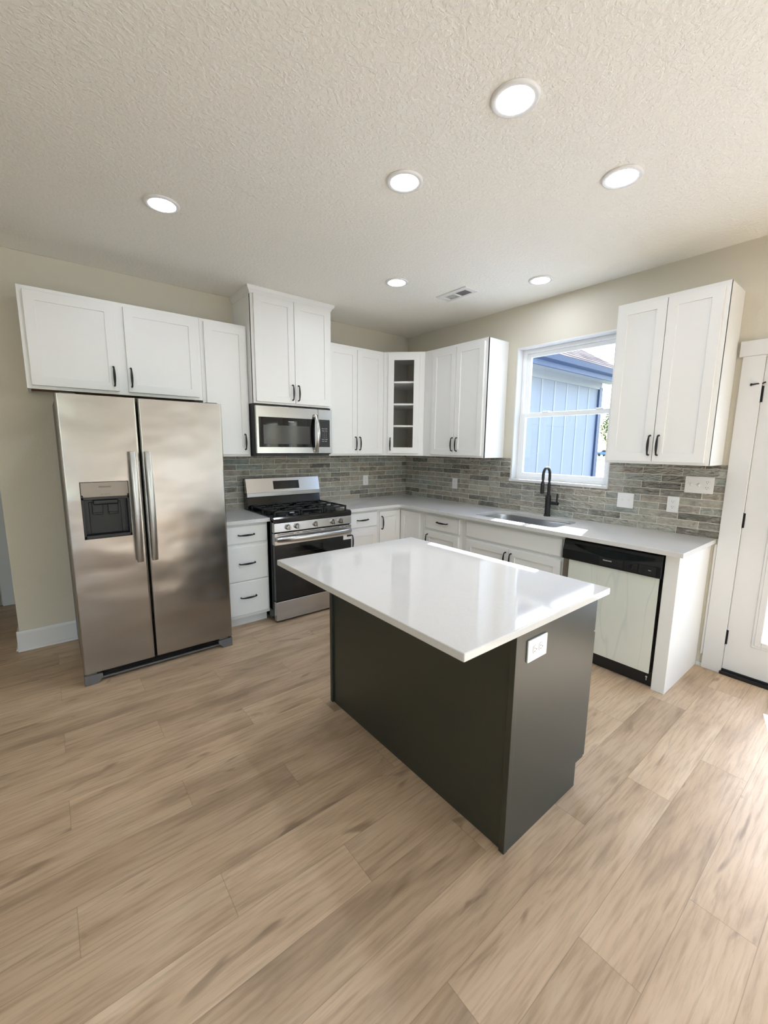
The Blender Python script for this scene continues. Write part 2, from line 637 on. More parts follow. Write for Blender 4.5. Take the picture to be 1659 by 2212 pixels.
obj('window_glass', boxes((.110, .114, fy0+.05, fy1-.05, 1.80, fz1-.05), (.084, .088, fy0+.05, fy1-.05, fz0+.04, 1.81)), 'glass', wn, smooth=0)
portal((.13, (y0+y1)/2, (z0+z1)/2), (0, R(90), 0), 1.2, .9)

# unseen windows behind the camera, guessed and sized to supply daylight
def plain_window(name, axis, fixed, a0, a1, b0, b1, side):
    d = thing(name, None, None)
    tag(d, kind='structure')
    bm, g = bm_(), bm_()
    lo, hi = (fixed, fixed+.06) if side > 0 else (fixed-.06, fixed)
    mid = (lo+hi)/2
    def b(bm_x, u0, u1, v0, v1, f0=lo, f1=hi, bev=.003):
        if axis == 'y':
            box(bm_x, f0, f1, u0, u1, v0, v1, bev)
        else:
            box(bm_x, u0, u1, f0, f1, v0, v1, bev)
    t = .06
    b(bm, a0, a0+t, b0, b1); b(bm, a1-t, a1, b0, b1); b(bm, a0+t, a1-t, b0, b0+t); b(bm, a0+t, a1-t, b1-t, b1)
    b(bm, a0+t, a1-t, (b0+b1)/2-.02, (b0+b1)/2+.02)
    b(bm, (a0+a1)/2-.03, (a0+a1)/2+.03, b0+t, b1-t)
    b(g, a0+t, a1-t, b0+t, b1-t, mid-.002, mid+.002, 0)
    obj('window_frame', bm, 'vinyl', d)
    obj('window_glass', g, 'glass', d, smooth=0)
plain_window('window_2', 'y', .06, LWIN[0], LWIN[1], LWIN[2], LWIN[3], 1)
plain_window('window_3', 'x', YF-.06, *FW[0], -1)
portal((.135, (LWIN[0]+LWIN[1])/2, (LWIN[2]+LWIN[3])/2), (0, R(90), 0), 2.0, 2.3)
for f in FW:
    portal(((f[0]+f[1])/2, YF-.135, (f[2]+f[3])/2), (R(90), 0, 0), f[1]-f[0], f[3]-f[2])

# exterior doors with a full glass lite
def ext_door(name, y0, y1, hinge_at_top):
    d = thing(name, None, None)
    tag(d, kind='structure')
    a0, a1 = y0+.012, y1-.012      # slab
    g0, g1, h0, h1 = a0+.165, a1-.165, .275, 1.93
    obj('door_slab', boxes((.002, .046, a0, g0, .032, 2.072), (.002, .046, g1, a1, .032, 2.072), (.002, .046, g0, g1, .032, h0), (.002, .046, g0, g1, h1, 2.072)), 'trim', d, smooth=0)
    def frame(xa, xb, w):
        return ((xa, xb, g0-w, g0+.012, h0-w, h1+w, .004), (xa, xb, g1-.012, g1+w, h0-w, h1+w, .004), (xa, xb, g0+.012, g1-.012, h0-w, h0+.012, .004), (xa, xb, g0+.012, g1-.012, h1-.012, h1+w, .004))
    obj('lite_moulding', boxes(*frame(-.008, .004, .022), *frame(-.004, .002, .036)), 'trim', d)
    obj('door_glass', boxes((.022, .026, g0, g1, h0, h1)), 'glass', d, smooth=0)
    obj('threshold', boxes((-.03, .14, y0+.004, y1-.004, 0, .022, .003), (-.008, .03, y0+.01, y1-.01, .02, .034, .002)), 'black', d)
    for k, (za, zb) in enumerate(((1.80, 1.905), (1.007, 1.11), (.205, .312))):
        hb = bm_()
        lathe(hb, [(.0, za-.004), (.006, za-.003), (.0075, za), (.0075, zb), (.006, zb+.003), (0, zb+.004)], (-.008, y1-.004, 0), n=12)
        box(hb, -.003, .003, y1-.02, y1+.012, za+.004, zb-.004, .001)
        hg = obj('hinge', hb, 'black', d)
        if k == 0 and hinge_at_top:
            sb = bm_()
            sweep(sb, [(-.010, y1-.006, zb+.008), (-.022, y1+.012, zb+.010), (-.026, y1+.034, zb+.006)], [.005, .004, .004], 8)
            lathe(sb, [(0, -.006), (.007, -.004), (.008, 0), (.007, .004), (0, .006)], (-.026, y1+.040, zb+.006), 'y', 12)
            sweep(sb, [(-.010, y1-.006, zb+.008), (-.016, y1-.026, zb+.016)], [.004, .005], 8)
            obj('hinge_stop', sb, 'black', d)
    kb = bm_()
    lathe(kb, [(.03, 0), (.03, -.006), (.012, -.010), (.012, -.035), (.026, -.04), (.028, -.055), (.02, -.066), (0, -.068)], (0, y0+.08, .95), 'x', 16)
    obj('door_handle', kb, 'black', d)
    obj('door_jamb', boxes((-.001, .139, y1-.010, y1, 0.0, 2.085), (-.001, .139, y0, y0+.010, 0.0, 2.085), (-.001, .139, y0+.010, y1-.010, 2.074, 2.085)), 'trim', d, smooth=0)
    portal((.138, (y0+y1)/2, 1.1), (0, R(90), 0), 1.7, .6)
ext_door('door_1', DOOR[0], DOOR[1], True)
ext_door('door_3', DOOR2[0], DOOR2[1], False)  # unseen second door, added to let sun onto the floor behind
struct('trim_1', boxes((-.02, -.0005, -3.28, -3.17, 0, 2.085, .003)), 'trim', smooth=35)
struct('trim_2', boxes((-.026, -.0005, DOOR2[0]-.13, -3.152, 2.085, 2.178, .003)), 'trim', smooth=35)
struct('trim_3', boxes((-.02, -.0005, -4.30, -4.21, 0, 2.085, .003), (-.02, -.0005, DOOR2[0]-.105, DOOR2[0]+.005, 0, 2.085, .003)), 'trim', smooth=35)
struct('trim_4', boxes((-.012, -.0005, -3.169, -3.135, 0, .03, .002), (-.014, -.0005, -3.169, -3.155, .095, .88, .002)), 'trim', smooth=35)

# ------------------------------------------------------------------ cabinets
def shaker(w, h, t=.02, fr=.057, rec=.007, open_=False):
    """door in local coords: x 0..w, z 0..h, front at y=-t"""
    bm = bm_()
    def rect(a, y):
        return [bm.verts.new((x, y, z)) for x, z in ((a, a), (w-a, a), (w-a, h-a), (a, h-a))]
    B, F, I = rect(0, 0), rect(0, -t), rect(fr, -t)
    P = rect(fr, 0 if open_ else -(t-rec))
    fs = []
    for i in range(4):
        j = (i+1) % 4
        fs += [bm.faces.new((B[i], B[j], F[j], F[i])), bm.faces.new((F[i], F[j], I[j], I[i])), bm.faces.new((I[i], I[j], P[j], P[i]))]
        if open_:
            fs.append(bm.faces.new((P[i], P[j], B[j], B[i])))
    if not open_:
        fs.append(bm.faces.new(P))
        fs.append(bm.faces.new(B[::-1]))
    bmesh.ops.recalc_face_normals(bm, faces=fs)
    ed = []
    for L in (F, I):
        ed += [bm.edges.get((L[i], L[(i+1) % 4])) for i in range(4)]
    bmesh.ops.bevel(bm, geom=ed, offset=.0016, segments=2, profile=.5, affect='EDGES')
    return bm

def slab(w, h, t=.02):
    """drawer front with a small routed edge"""
    bm = bm_()
    def rect(a, y):
        return [bm.verts.new((x, y, z)) for x, z in ((a, a), (w-a, a), (w-a, h-a), (a, h-a))]
    Ls = [rect(0, 0), rect(0, -(t-.006)), rect(.004, -(t-.004)), rect(.009, -t)]
    fs = [bm.faces.new(Ls[0][::-1]), bm.faces.new(Ls[-1])]
    for A, B in zip(Ls, Ls[1:]):
        for i in range(4):
            fs.append(bm.faces.new((A[i], A[(i+1) % 4], B[(i+1) % 4], B[i])))
    bmesh.ops.recalc_face_normals(bm, faces=fs)
    return bm

def pull_mesh():
    """arched black bar pull, vertical, centred on the origin, standing out to -y"""
    bm = bm_()
    L = .064
    pts, rad = [(0, .001, -L), (0, -.012, -L), (0, -.021, -L+.003)], [(.0065, .0065), (.005, .005), (.0052, .0052)]
    for i in range(1, 12):
        s = -1+2*i/12
        pts.append((0, -.024-.006*(1-s*s), s*(L-.008)))
        rad.append((.0042+.0040*(1-s*s), .0040+.0010*(1-s*s)))
    pts += [(0, -.021, L-.003), (0, -.012, L), (0, .001, L)]
    rad += [(.0052, .0052), (.005, .005), (.0065, .0065)]
    sweep(bm, pts, rad, 10, side=(1, 0, 0))
    me = bpy.data.meshes.new('pull')
    bm.to_mesh(me)
    bm.free()
    me.materials.append(M['black'])
    for p in me.polygons:
        p.use_smooth = True
    return me
PULL = pull_mesh()
def pull(parent, x, z, y=-.02, horiz=False):
    o = bpy.data.objects.new('handle', PULL)
    COL.objects.link(o)
    o.parent = parent
    o.location = (x, y, z)
    if horiz:
        o.rotation_euler = (0, R(90), 0)
    o['label'] = 'black arched bar handle'
    return o

def door(root, name, x0, x1, z0, z1, yf, handle=None, kind='shaker', fr=.057):
    """front on face plane y=yf; handle = ('v'|'h', x, z) in cabinet coords"""
    bm = shaker(x1-x0, z1-z0, fr=fr) if kind == 'shaker' else slab(x1-x0, z1-z0)
    o = obj(name, bm, 'white', root, (x0, yf, z0))
    if handle:
        pull(o, handle[1]-x0, handle[2]-z0, -.0195, handle[0] == 'h')
    return o

def wall_cab(label, loc, rz, w, d, z0, z1, fronts, crown=False):
    root = thing('wall_cabinet', label, 'cabinet', (loc[0], loc[1], z0), rz, 'white wall cabinets')
    h = z1-z0
    t = .018
    obj('carcass', boxes((0, t, -d, -.001, 0, h), (w-t, w, -d, -.001, 0, h), (t, w-t, -d, -.001, h-t, h), (t, w-t, -.02, -.001, .02, h-t), bev=.0008), 'white', root)
    obj('face_frame', boxes((0, w, -d-.0005, -d+.018, 0, h, .001)), 'white', root)
    obj('underside', boxes((t, w-t, -d+.018, -.001, .012, .02)), 'rawwood', root, smooth=0)
    for f in fronts:
        hd = f[4] if len(f) > 4 else None
        door(root, 'door', f[0], f[1], f[2]-z0, f[3]-z0, -d, (hd[0], hd[1], hd[2]-z0) if hd else None)
    return root

UT, UB, UD = 2.484, 1.41, .301
def A(x0):      # helper to turn world x into cabinet x on the fridge wall
    return lambda x: x-x0
a = A(-3.538)
wall_cab('wide white two-door cabinet mounted above the refrigerator', (-3.538, 0), 0, 1.078, UD, 1.856, UT,
         [(a(-3.511), a(-3.029), 1.878, 2.457, ('v', a(-3.057), 1.977)), (a(-2.971), a(-2.487), 1.878, 2.457, ('v', a(-2.951), 1.979))])
a = A(-2.459)
wall_cab('narrow single-door white wall cabinet between the refrigerator cabinet and the microwave', (-2.459, 0), 0, .374, UD, UB, UT,
         [(a(-2.431), a(-2.100), 1.429, 2.459, ('v', a(-2.136), 1.534))])
a = A(-2.083)
tall = wall_cab('tallest white wall cabinet with crown moulding, reaching the ceiling above the microwave', (-2.083, 0), 0, .762, .40, 1.858, 2.745,
         [(a(-2.060), a(-1.704), 1.874, 2.725, ('v', a(-1.731), 1.967)), (a(-1.700), a(-1.344), 1.874, 2.725, ('v', a(-1.674), 1.966))])
cb = bm_()
prof = [(0, 2.722), (.004, 2.724), (.006, 2.735), (.016, 2.748), (.026, 2.758), (.028, 2.7785), (0, 2.7785)]
rails = []
for o_, z_ in prof:
    rails.append([(-o_, -.002, z_-1.858), (-o_, -.4-o_, z_-1.858), (.762+o_, -.4-o_, z_-1.858), (.762+o_, -.002, z_-1.858)])
vv = [[cb.verts.new(p) for p in r] for r in rails]
fs = []
for i in range(len(vv)):
    A_, B_ = vv[i], vv[(i+1) % len(vv)]
    for k in range(3):
        fs.append(cb.faces.new((A_[k], A_[k+1], B_[k+1], B_[k])))
fs += [cb.faces.new([r[0] for r in vv]), cb.faces.new([r[3] for r in vv][::-1])]
bmesh.ops.recalc_face_normals(cb, faces=fs)
obj('crown_moulding', cb, 'white', tall)
a = A(-1.320)
wall_cab('white two-door wall cabinet between the microwave cabinet and the open corner cabinet', (-1.320, 0), 0, .709, UD, UB, UT,
         [(a(-1.298), a(-.964), 1.429, 2.453, ('v', a(-.989), 1.534)), (a(-.960), a(-.640), 1.429, 2.453, ('v', a(-.936), 1.534))])
# window wall: local x runs towards -y
b = lambda y0: (lambda y: y0-y)
a = b(-.611)
wall_cab('white two-door wall cabinet between the open corner cabinet and the window', (0, -.611), R(-90), .805, UD, UB, UT,
         [(a(-.738), a(-1.0515), 1.429, 2.455, ('v', a(-1.040), 1.534)), (a(-1.0555), a(-1.387), 1.429, 2.455, ('v', a(-1.098), 1.534))])
a = b(-2.512)
wall_cab('white two-door wall cabinet between the window and the outside door', (0, -2.512), R(-90), .623, UD, UB, UT,
         [(a(-2.530), a(-2.819), 1.427, 2.460, ('v', a(-2.800), 1.534)), (a(-2.823), a(-3.110), 1.427, 2.460, ('v', a(-2.852), 1.534))])

# corner cabinet with an open door frame, set across the corner
cc = thing('corner_cabinet', 'diagonal corner wall cabinet with a narrow open door frame and three shelves', 'cabinet', (0, 0, UB), 0, 'white wall cabinets')
hh = UT-UB
c_ = .002
pts = [(-c_, -c_), (-.61, -c_), (-.61, -.305), (-.305, -.61), (-c_, -.61)]
bm = bm_()
prism(bm, pts, 'z', 0, .02)
prism(bm, pts, 'z', hh-.02, hh)
box(bm, -.61, -.595, -.305, -c_, .02, hh-.02)
box(bm, -.305, -c_, -.61, -.595, .02, hh-.02)
obj('carcass', bm, 'white', cc, smooth=0)
bm = bm_()
box(bm, -.595, -.012, -.012, -.003, .02, hh-.02)
box(bm, -.012, -.003, -.595, -.003, .02, hh-.02)
obj('back_panel', bm, 'inside', cc, smooth=0)
for zz in (2.172, 1.944, 1.716):
    bm = bm_()
    prism(bm, [(-.013, -.013), (-.594, -.013), (-.594, -.30), (-.30, -.594), (-.013, -.594)], 'z', zz-UB, zz-UB+.018)
    obj('shelf', bm, 'white', cc, smooth=0)
front = bpy.data.objects.new('face_frame', None)
ff = boxes((-.2155, -.155, -.0005, .018, 0, hh, .001), (.15, .2155, -.0005, .018, 0, hh, .001), (-.16, .16, -.0004, .017, 0, .05, .001), (-.16, .16, -.0004, .017, hh-.05, hh, .001))
mt = Matrix.Translation((-.4575, -.4575, 0)) @ Matrix.Rotation(R(-45), 4, 'Z')
bpy.data.objects.remove(front)
ffo = obj('face_frame', ff, 'white', cc)
ffo.matrix_local = mt
dm = shaker(.332, 1.026, fr=.062, open_=True)
dro = obj('door', dm, 'white', cc)
dro.matrix_local = mt @ Matrix.Translation((-.168, 0, .026))
pull(dro, .030, .098, -.0195)

# ---- base cabinets
BD, BF = .60, .884
def base_cab(label, loc, rz, w, fronts, hollow=False):
    root = thing('base_cabinet', label, 'cabinet', (loc[0], loc[1], 0), rz, 'white base cabinets')
    if hollow:
        t = .018
        obj('carcass', boxes((0, t, -BD+.012, -.001, .09, BF-.001), (w-t, w, -BD+.012, -.001, .09, BF-.001), (t, w-t, -BD+.012, -.001, .09, .108), (t, w-t, -.012, -.001, .108, BF-.001)), 'white', root, smooth=0)
    else:
        obj('carcass', boxes((0, w, -BD+.012, -.001, .09, BF-.001, .001)), 'white', root)
    obj('face_frame', boxes((0, w, -BD, -BD+.018, .09, BF-.001, .001)), 'white', root)
    obj('toe_kick', boxes((0, w, -BD+.07, -BD+.085, 0, .09), (.0, .015, -BD+.085, -.001, 0, .09), (w-.015, w, -BD+.085, -.001, 0, .09)), 'white', root, smooth=0)
    for f in fronts:
        kind, x0, x1, z0, z1, hd = f
        nm = {'d': 'drawer', 'p': 'door', 'f': 'false_front'}[kind]
        door(root, nm, x0, x1, z0, z1, -BD, hd, 'shaker' if kind == 'p' else 'slab')
    return root
a = A(-2.462)
base_cab('white three-drawer base cabinet between the refrigerator and the stove', (-2.462, 0), 0, .377,
         [('d', a(-2.45), a(-2.095), .719, .862, ('h', a(-2.272), .791)), ('d', a(-2.45), a(-2.095), .406, .695, ('h', a(-2.272), .554)), ('d', a(-2.45), a(-2.095), .115, .400, ('h', a(-2.272), .268))])
a = A(-1.296)
base_cab('white base cabinet with one drawer over a door, beside the stove', (-1.296, 0), 0, .388,
         [('d', a(-1.262), a(-.930), .717, .862, ('h', a(-1.111), .793)), ('p', a(-1.262), a(-.930), .115, .690, ('v', a(-1.243), .594))])
# corner base cabinet with a folding pair of doors
cb = thing('corner_base_cabinet', 'white corner base cabinet with a pair of doors meeting in the inside corner', 'cabinet', (0, 0, 0), 0, 'white base cabinets')
bm = bm_()
prism(bm, [(-.002, -.002), (-.906, -.002), (-.906, -.60), (-.60, -.60), (-.60, -.946), (-.002, -.946)], 'z', .09, BF-.001)
obj('carcass', bm, 'white', cb, smooth=0)
bm = bm_()
prism(bm, [(-.002, -.002), (-.906, -.002), (-.906, -.53), (-.53, -.53), (-.53, -.946), (-.002, -.946)], 'z', 0, .09)
obj('toe_kick', bm, 'white', cb, smooth=0)
d1 = obj('door', shaker(.268, .742), 'white', cb, (-.892, -.60, .112))
pull(d1, .021, .628)
d2 = obj('door', shaker(.282, .742), 'white', cb)
d2.location = (-.60, -.624, .112)
d2.rotation_euler = (0, 0, R(-90))
a = b(-.948)
base_cab('white base cabinet with one drawer over a door, between the corner and the sink cabinet', (0, -.948), R(-90), .512,
         [('d', a(-.994), a(-1.421), .718, .856, ('h', a(-1.222), .798)), ('p', a(-.994), a(-1.421), .115, .695, ('v', a(-1.031), .598))])
a = b(-1.462)
base_cab('wide white sink base cabinet under the window with a blank top panel', (0, -1.462), R(-90), .962,
         [('f', a(-1.509), a(-2.404), .722, .856, None), ('p', a(-1.514), a(-1.957), .115, .696, ('v', a(-1.933), .598)), ('p', a(-1.963), a(-2.404), .115, .696, ('v', a(-1.987), .598))], hollow=True)
ep = obj('end_panel', boxes((-.618, -.002, -3.134, -3.060, 0, .8835, .002)), 'white')
tag(ep, 'white full-height end panel closing the cabinet run beside the dishwasher', 'panel')

# ---- countertops
bm = bm_()
r_ = .035
inner = [(-.65-r_+r_*math.cos(R(t)), -.65-r_+r_*math.sin(R(t))) for t in (90, 75, 60, 45, 30, 15, 0)]
inner = [(x, y) for x, y in inner]
outline = [(-.001, -.001), (-1.303, -.001), (-1.303, -.65)] + [(x-.007, y) for x, y in inner] + [(-.657, -3.158), (-.001, -3.158)]
SK = (-.540, -.112, -2.290, -1.515)
sinkhole = rrect(*SK, (.13, .06, .06, .13), 8)
prism(bm, outline, 'z', BF, .914, 0, hole=sinkhole)
ct = obj('countertop', bm, 'quartz', smooth=0)
mod = ct.modifiers.new('edge', 'BEVEL')
mod.width = .002
mod.segments = 2
mod.limit_method = 'ANGLE'
mod.angle_limit = R(50)
mod.harden_normals = True
tag(ct, 'L-shaped polished white quartz countertop running around the corner past the sink', 'countertop', 'white quartz countertops')
ct2 = obj('countertop', boxes((-2.462, -2.077, -.65, -.001, BF, .914, .002)), 'quartz')
tag(ct2, 'short white quartz countertop between the refrigerator and the stove', 'countertop', 'white quartz countertops')

# ---- sink
sk_ = thing('sink', 'undermount stainless steel sink sunk into the countertop under the window', 'sink', ((SK[0]+SK[1])/2, (SK[2]+SK[3])/2, BF))
sx, sy = SK[1]-(SK[0]+SK[1])/2, SK[3]-(SK[2]+SK[3])/2
bm = bm_()
def rl(off, z, r):
    return [bm.verts.new((p[0], p[1], z)) for p in rrect(-sx-off, sx+off, -sy-off, sy+off, tuple(max(.01, q+off) for q in r), 8)]
rr_ = (.13, .06, .06, .13)
loops = [rl(.02, -.001, rr_), rl(.003, -.001, rr_), rl(.0, -.01, rr_), rl(-.006, -.16, rr_), rl(-.03, -.19, rr_), rl(-.12, -.2, (.05,)*4)]
fs = []
for A_, B_ in zip(loops, loops[1:]):
    n_ = len(A_)
    for i in range(n_):
        fs.append(bm.faces.new((A_[i], A_[(i+1) % n_], B_[(i+1) % n_], B_[i])))
fs.append(bm.faces.new(loops[-1]))
bmesh.ops.recalc_face_normals(bm, faces=fs)
bmesh.ops.reverse_faces(bm, faces=fs)
bo = obj('basin', bm, 'sink', sk_)
bm = bm_()
lathe(bm, [(.0, -.198), (.03, -.198), (.034, -.196), (.044, -.196), (.045, -.1985), (0, -.1995)], (.02, 0, 0), n=24)
obj('drain', bm, 'handle', sk_)

# ---- faucet
fx, fyy = -.062, -1.955
fa = thing('kitchen_faucet', 'matte black gooseneck pull-down faucet standing behind the sink', 'faucet', (fx, fyy, .914))
bm = bm_()
lathe(bm, [(0, 0), (.029, 0), (.029, .006), (.026, .010), (.0235, .012), (.0235, .180), (.021, .184), (0, .184)], n=24)
obj('body', bm, 'black', fa)
bm = bm_()
lathe(bm, [(.0135, .178), (.0135, .262), (.0150, .268), (.0135, .284), (.0085, .298)], n=18)
pp, rd = [(0, 0, .296), (0, 0, .325)], [.0085, .012]
RC = .105
for i in range(0, 13):
    t = R(180-180*i/12)
    pp.append((-RC/2-RC/2*math.cos(t), 0, .365+RC/2*1.15*math.sin(t)))
    rd.append(.012)
pp += [(-RC, 0, .34), (-RC, 0, .31)]
rd += [.012, .009]
sweep(bm, pp, rd, 14, side=(0, 1, 0))
obj('spout', bm, 'black', fa)
bm = bm_()
lathe(bm, [(0, .318), (.009, .316), (.0145, .300), (.0165, .285), (.0180, .210), (.0165, .205), (0, .205)], (-RC, 0, 0), n=20)
obj('spray_head', bm, 'black', fa)
bm = bm_()
lathe(bm, [(.0, -.094), (.0135, -.094), (.0145, -.09), (.0145, -.018), (0, -.018)], (0, 0, .118), 'y', 18)
sweep(bm, [(0, -.080, .118), (0, -.081, .15), (0, -.083, .205)], [.0065, .0065, .0065], 10)
obj('lever_handle', bm, 'black', fa)

# ------------------------------------------------------------------ tile backsplash
def backsplash(label, axis, spans, phase, seed):
    """spans: list of (a0, a1, z0, z1) areas on the wall; tiles laid in half-bond rows from the counter up"""
    rnd = random.Random(seed)
    root = thing('backsplash', label, 'backsplash', (0, 0, .914), 0, 'tile backsplashes')
    g, bm = bm_(), bm_()
    uvl = bm.loops.layers.uv.new('UVMap')
    P_, L_, G_ = .0515, .254, .004
    def put(m, a0, a1, z0, z1, d0, d1, bev=0):
        if axis == 'x':
            box(m, a0, a1, -d1, -d0, z0-.914, z1-.914, bev, 1)
        else:
            box(m, -d1, -d0, a0, a1, z0-.914, z1-.914, bev, 1)
    for (a0, a1, z0, z1) in spans:
        put(g, a0, a1, z0, z1, .0005, .0065)
    for k in range(11):
        ph = phase + (L_/2 if k % 2 else 0)
        for i in range(-20, 20):
            t0, t1 = ph+i*L_, ph+(i+1)*L_
            tone = (rnd.random(), rnd.random())
            for (a0, a1, z0, z1) in spans:
                u0, u1 = max(t0+G_/2, a0), min(t1-G_/2, a1)
                v0, v1 = max(.914+k*P_+G_/2, z0+.0015), min(.914+(k+1)*P_-G_/2, z1)
                if u1-u0 < .006 or v1-v0 < .006:
                    continue
                nf = len(bm.faces)
                put(bm, u0, u1, v0, v1, .006, .0095, .0012)
                bm.faces.ensure_lookup_table()
                for f in bm.faces[nf:]:
                    for lp in f.loops:
                        lp[uvl].uv = tone
    obj('grout', g, 'grout', root, smooth=0)
    obj('tiles', bm, 'tile', root)
    return root
backsplash('grey green glazed tile backsplash behind the stove and the microwave', 'x', [(-2.499, -.0095, .914, UB)], -.463, 3)
backsplash('grey green glazed tile backsplash running behind the sink and under the window', 'y',
           [(-1.512, -.0005, .914, UB), (-2.426, -1.512, .914, WIN[2]-.0125), (-3.1685, -2.426, .914, UB)], -2.667, 11)

# ------------------------------------------------------------------ wall plates
def duplex_parts(root, cx, cz, vertical=True, face_y=-.006):
    for s in (-1, 1):
        ox, oz = (0, s*.0195) if vertical else (s*.0195, 0)
        bm = bm_()
        poly = []
        for i in range(24):
            t = 2*PI*i/24
            px, pz = .0165*math.cos(t), .0165*math.sin(t)
            if vertical:
                pz = max(-.0135, min(.0135, pz))
            else:
                px = max(-.0135, min(.0135, px))
            poly.append((cx+ox+px, cz+oz+pz))
        prism(bm, poly, 'y', face_y+.001, face_y-.0022)
        so_ = obj('socket', bm, 'plate', root)
        bm = bm_()
        for (px, pz, w_, h_) in ((-.006, .004, .0024, .008), (.006, .004, .0024, .0065), (0, -.007, .0042, .0042)):
            if not vertical:
                px, pz, w_, h_ = -pz, px, h_, w_
            box(bm, cx+ox+px-w_/2, cx+ox+px+w_/2, face_y-.0026, face_y-.0010, cz+oz+pz-h_/2, cz+oz+pz+h_/2)
        obj('slots', bm, 'slot', so_, smooth=0)
def plate(name, label, cat, loc, rz, w, h, kinds, vertical=True, group=None):
    root = thing(name, label, cat, loc, rz, group)
    bm = bm_()
    prism(bm, rrect(-w/2, w/2, -h/2, h/2, .004, 3), 'y', 0, -.006, .0012)
    obj('cover_plate', bm, 'plate', root)
    n_ = len(kinds)
    for i, k in enumerate(kinds):
        cx = (i-(n_-1)/2)*.046
        if k == 'o':
            duplex_parts(root, cx, 0, vertical)
        elif k == 's':
            t = obj('toggle', boxes((cx-.0052, cx+.0052, -.0072, -.005, -.0125, .0125, .0008), (cx-.0042, cx+.0042, -.016, -.006, -.002, .009, .001)), 'plate', root)
    return root
plate('wall_outlet', 'white outlet on the tile to the side of the stove, near the corner', 'outlet', (-.632, -.0096, 1.121), 0, .071, .114, 'o', group='outlets on the backsplash')
plate('wall_outlet', 'white outlet on the dark tile between the corner and the window', 'outlet', (-.0096, -.819, 1.115), R(-90), .071, .114, 'o', group='outlets on the backsplash')
plate('light_switch', 'white two-toggle switch plate on the tile beside the window', 'switch', (-.0096, -2.567, 1.115), R(-90), .117, .114, 'ss', group='switches on the backsplash')
plate('wall_outlet', 'white outlet on shiny tile between the two switch plates', 'outlet', (-.0096, -2.885, 1.120), R(-90), .073, .114, 'o', group='outlets on the backsplash')
plate('light_switch', 'wide three-gang switch plate on the tile nearest the outside door', 'switch', (-.0096, -3.026, 1.270), R(-90), .164, .114, 'sso', group='switches on the backsplash')

# ------------------------------------------------------------------ refrigerator
fr = thing('refrigerator', 'stainless steel side-by-side refrigerator with ice and water dispenser', 'refrigerator', (-2.96, -.43, 0))
def L(x, y, z, o=(-2.96, -.43, 0)):
    return (x-o[0], y-o[1], z-o[2])
ox, oy = -2.96, -.43
FX0, FX1, FG, FY = -3.420, -2.499, -3.016, -.862
obj('body', boxes((FX0+.006-ox, FX1-.006-ox, -.79-oy, -.03-oy, .035, 1.775, .004)), 'greyplast', fr)
def fridge_door(x0, x1, hole=None):
    bm = bm_()
    poly = rrect(x0, x1, -.862, -.797, (.004, .004, .014, .014), 4)
    poly = [(px-ox, py-oy) for px, py in poly]
    if hole is None:
        prism(bm, poly, 'z', .080, 1.788, .0025)
    else:
        h0, h1, hz0, hz1 = hole
        prism(bm, poly, 'z', .080, hz0, 0)
        prism(bm, poly, 'z', hz1, 1.788, 0)
        left = [p for p in poly if p[0]+ox < h0]
        right = [p for p in poly if p[0]+ox > h1]
        # side pieces beside the dispenser opening
        lp = [(h0-ox, -.797-oy)] + [p for p in poly if p[0] < (h0-ox)] + [(h0-ox, -.862-oy)]
        rp = [(h1-ox, -.862-oy)] + [p for p in poly if p[0] > (h1-ox)][-5:] + [p for p in poly if p[0] > (h1-ox)][:5] + [(h1-ox, -.797-oy)]
        prism(bm, lp, 'z', hz0, hz1, 0)
        prism(bm, rp, 'z', hz0, hz1, 0)
        box(bm, h0-ox, h1-ox, -.802-oy, -.797-oy, hz0, hz1)
        bmesh.ops.remove_doubles(bm, verts=bm.verts, dist=1e-5)
    return bm
DH = (-3.346, -3.095, .933, 1.281)
fd = obj('freezer_door', fridge_door(FX0, FG-.004, DH), 'fridge', fr)
rd_ = obj('refrigerator_door', fridge_door(FG+.004, FX1), 'fridge', fr)
def fridge_handle(x, parent):
    bm = bm_()
    pts, rad = [], []
    for i in range(25):
        s = -1+2*i/24
        pts.append((x-ox, -.862-oy-.030-.030*(1-s*s), 1.11+.350*s))
        rad.append((.0185, .0085+.002*(1-s*s)))
    sweep(bm, pts, rad, 14, side=(1, 0, 0))
    for zz in (.79, 1.43):
        box(bm, x-.013-ox, x+.013-ox, -.90-oy, -.861-oy, zz-.022, zz+.022, .006)
    return obj('handle', bm, 'handle', parent)
fridge_handle(-3.067, fd)
fridge_handle(-2.983, rd_)
dp = obj('dispenser', ring(-.008, .008, 0, 1, 0, 1, .01, .01, .01, .01), 'blackplast', fr) if False else None
bm = bm_()
h0, h1, hz0, hz1 = DH
cz = 1.184
yb, yf = -.803-oy, -.864-oy
box(bm, h0-ox, h0+.014-ox, yf, yb, hz0, cz+.02, .002)
box(bm, h1-.014-ox, h1-ox, yf, yb, hz0, cz+.02, .002)
box(bm, h0-ox, h1-ox, yf, yb, hz0, hz0+.022, .003)
box(bm, h0-ox, h1-ox, yf, yb, cz-.012, cz+.005, .002)
box(bm, h0-ox, h1-ox, yb-.004, yb, hz0, hz1)
box(bm, h0+.06-ox, h1-.06-ox, yf+.012, yb, cz-.045, cz-.012, .008)
dp = obj('dispenser', bm, 'blackplast', fr)
obj('dispenser_back', boxes((h0+.038-ox, h1-.045-ox, yb-.010, yb-.003, hz0+.024, cz-.03, .004)), 'darkplast', dp)
obj('control_panel', boxes((h0+.003-ox, h1-.003-ox, yf, yb, cz+.004, hz1-.003, .004)), 'taupe', dp)
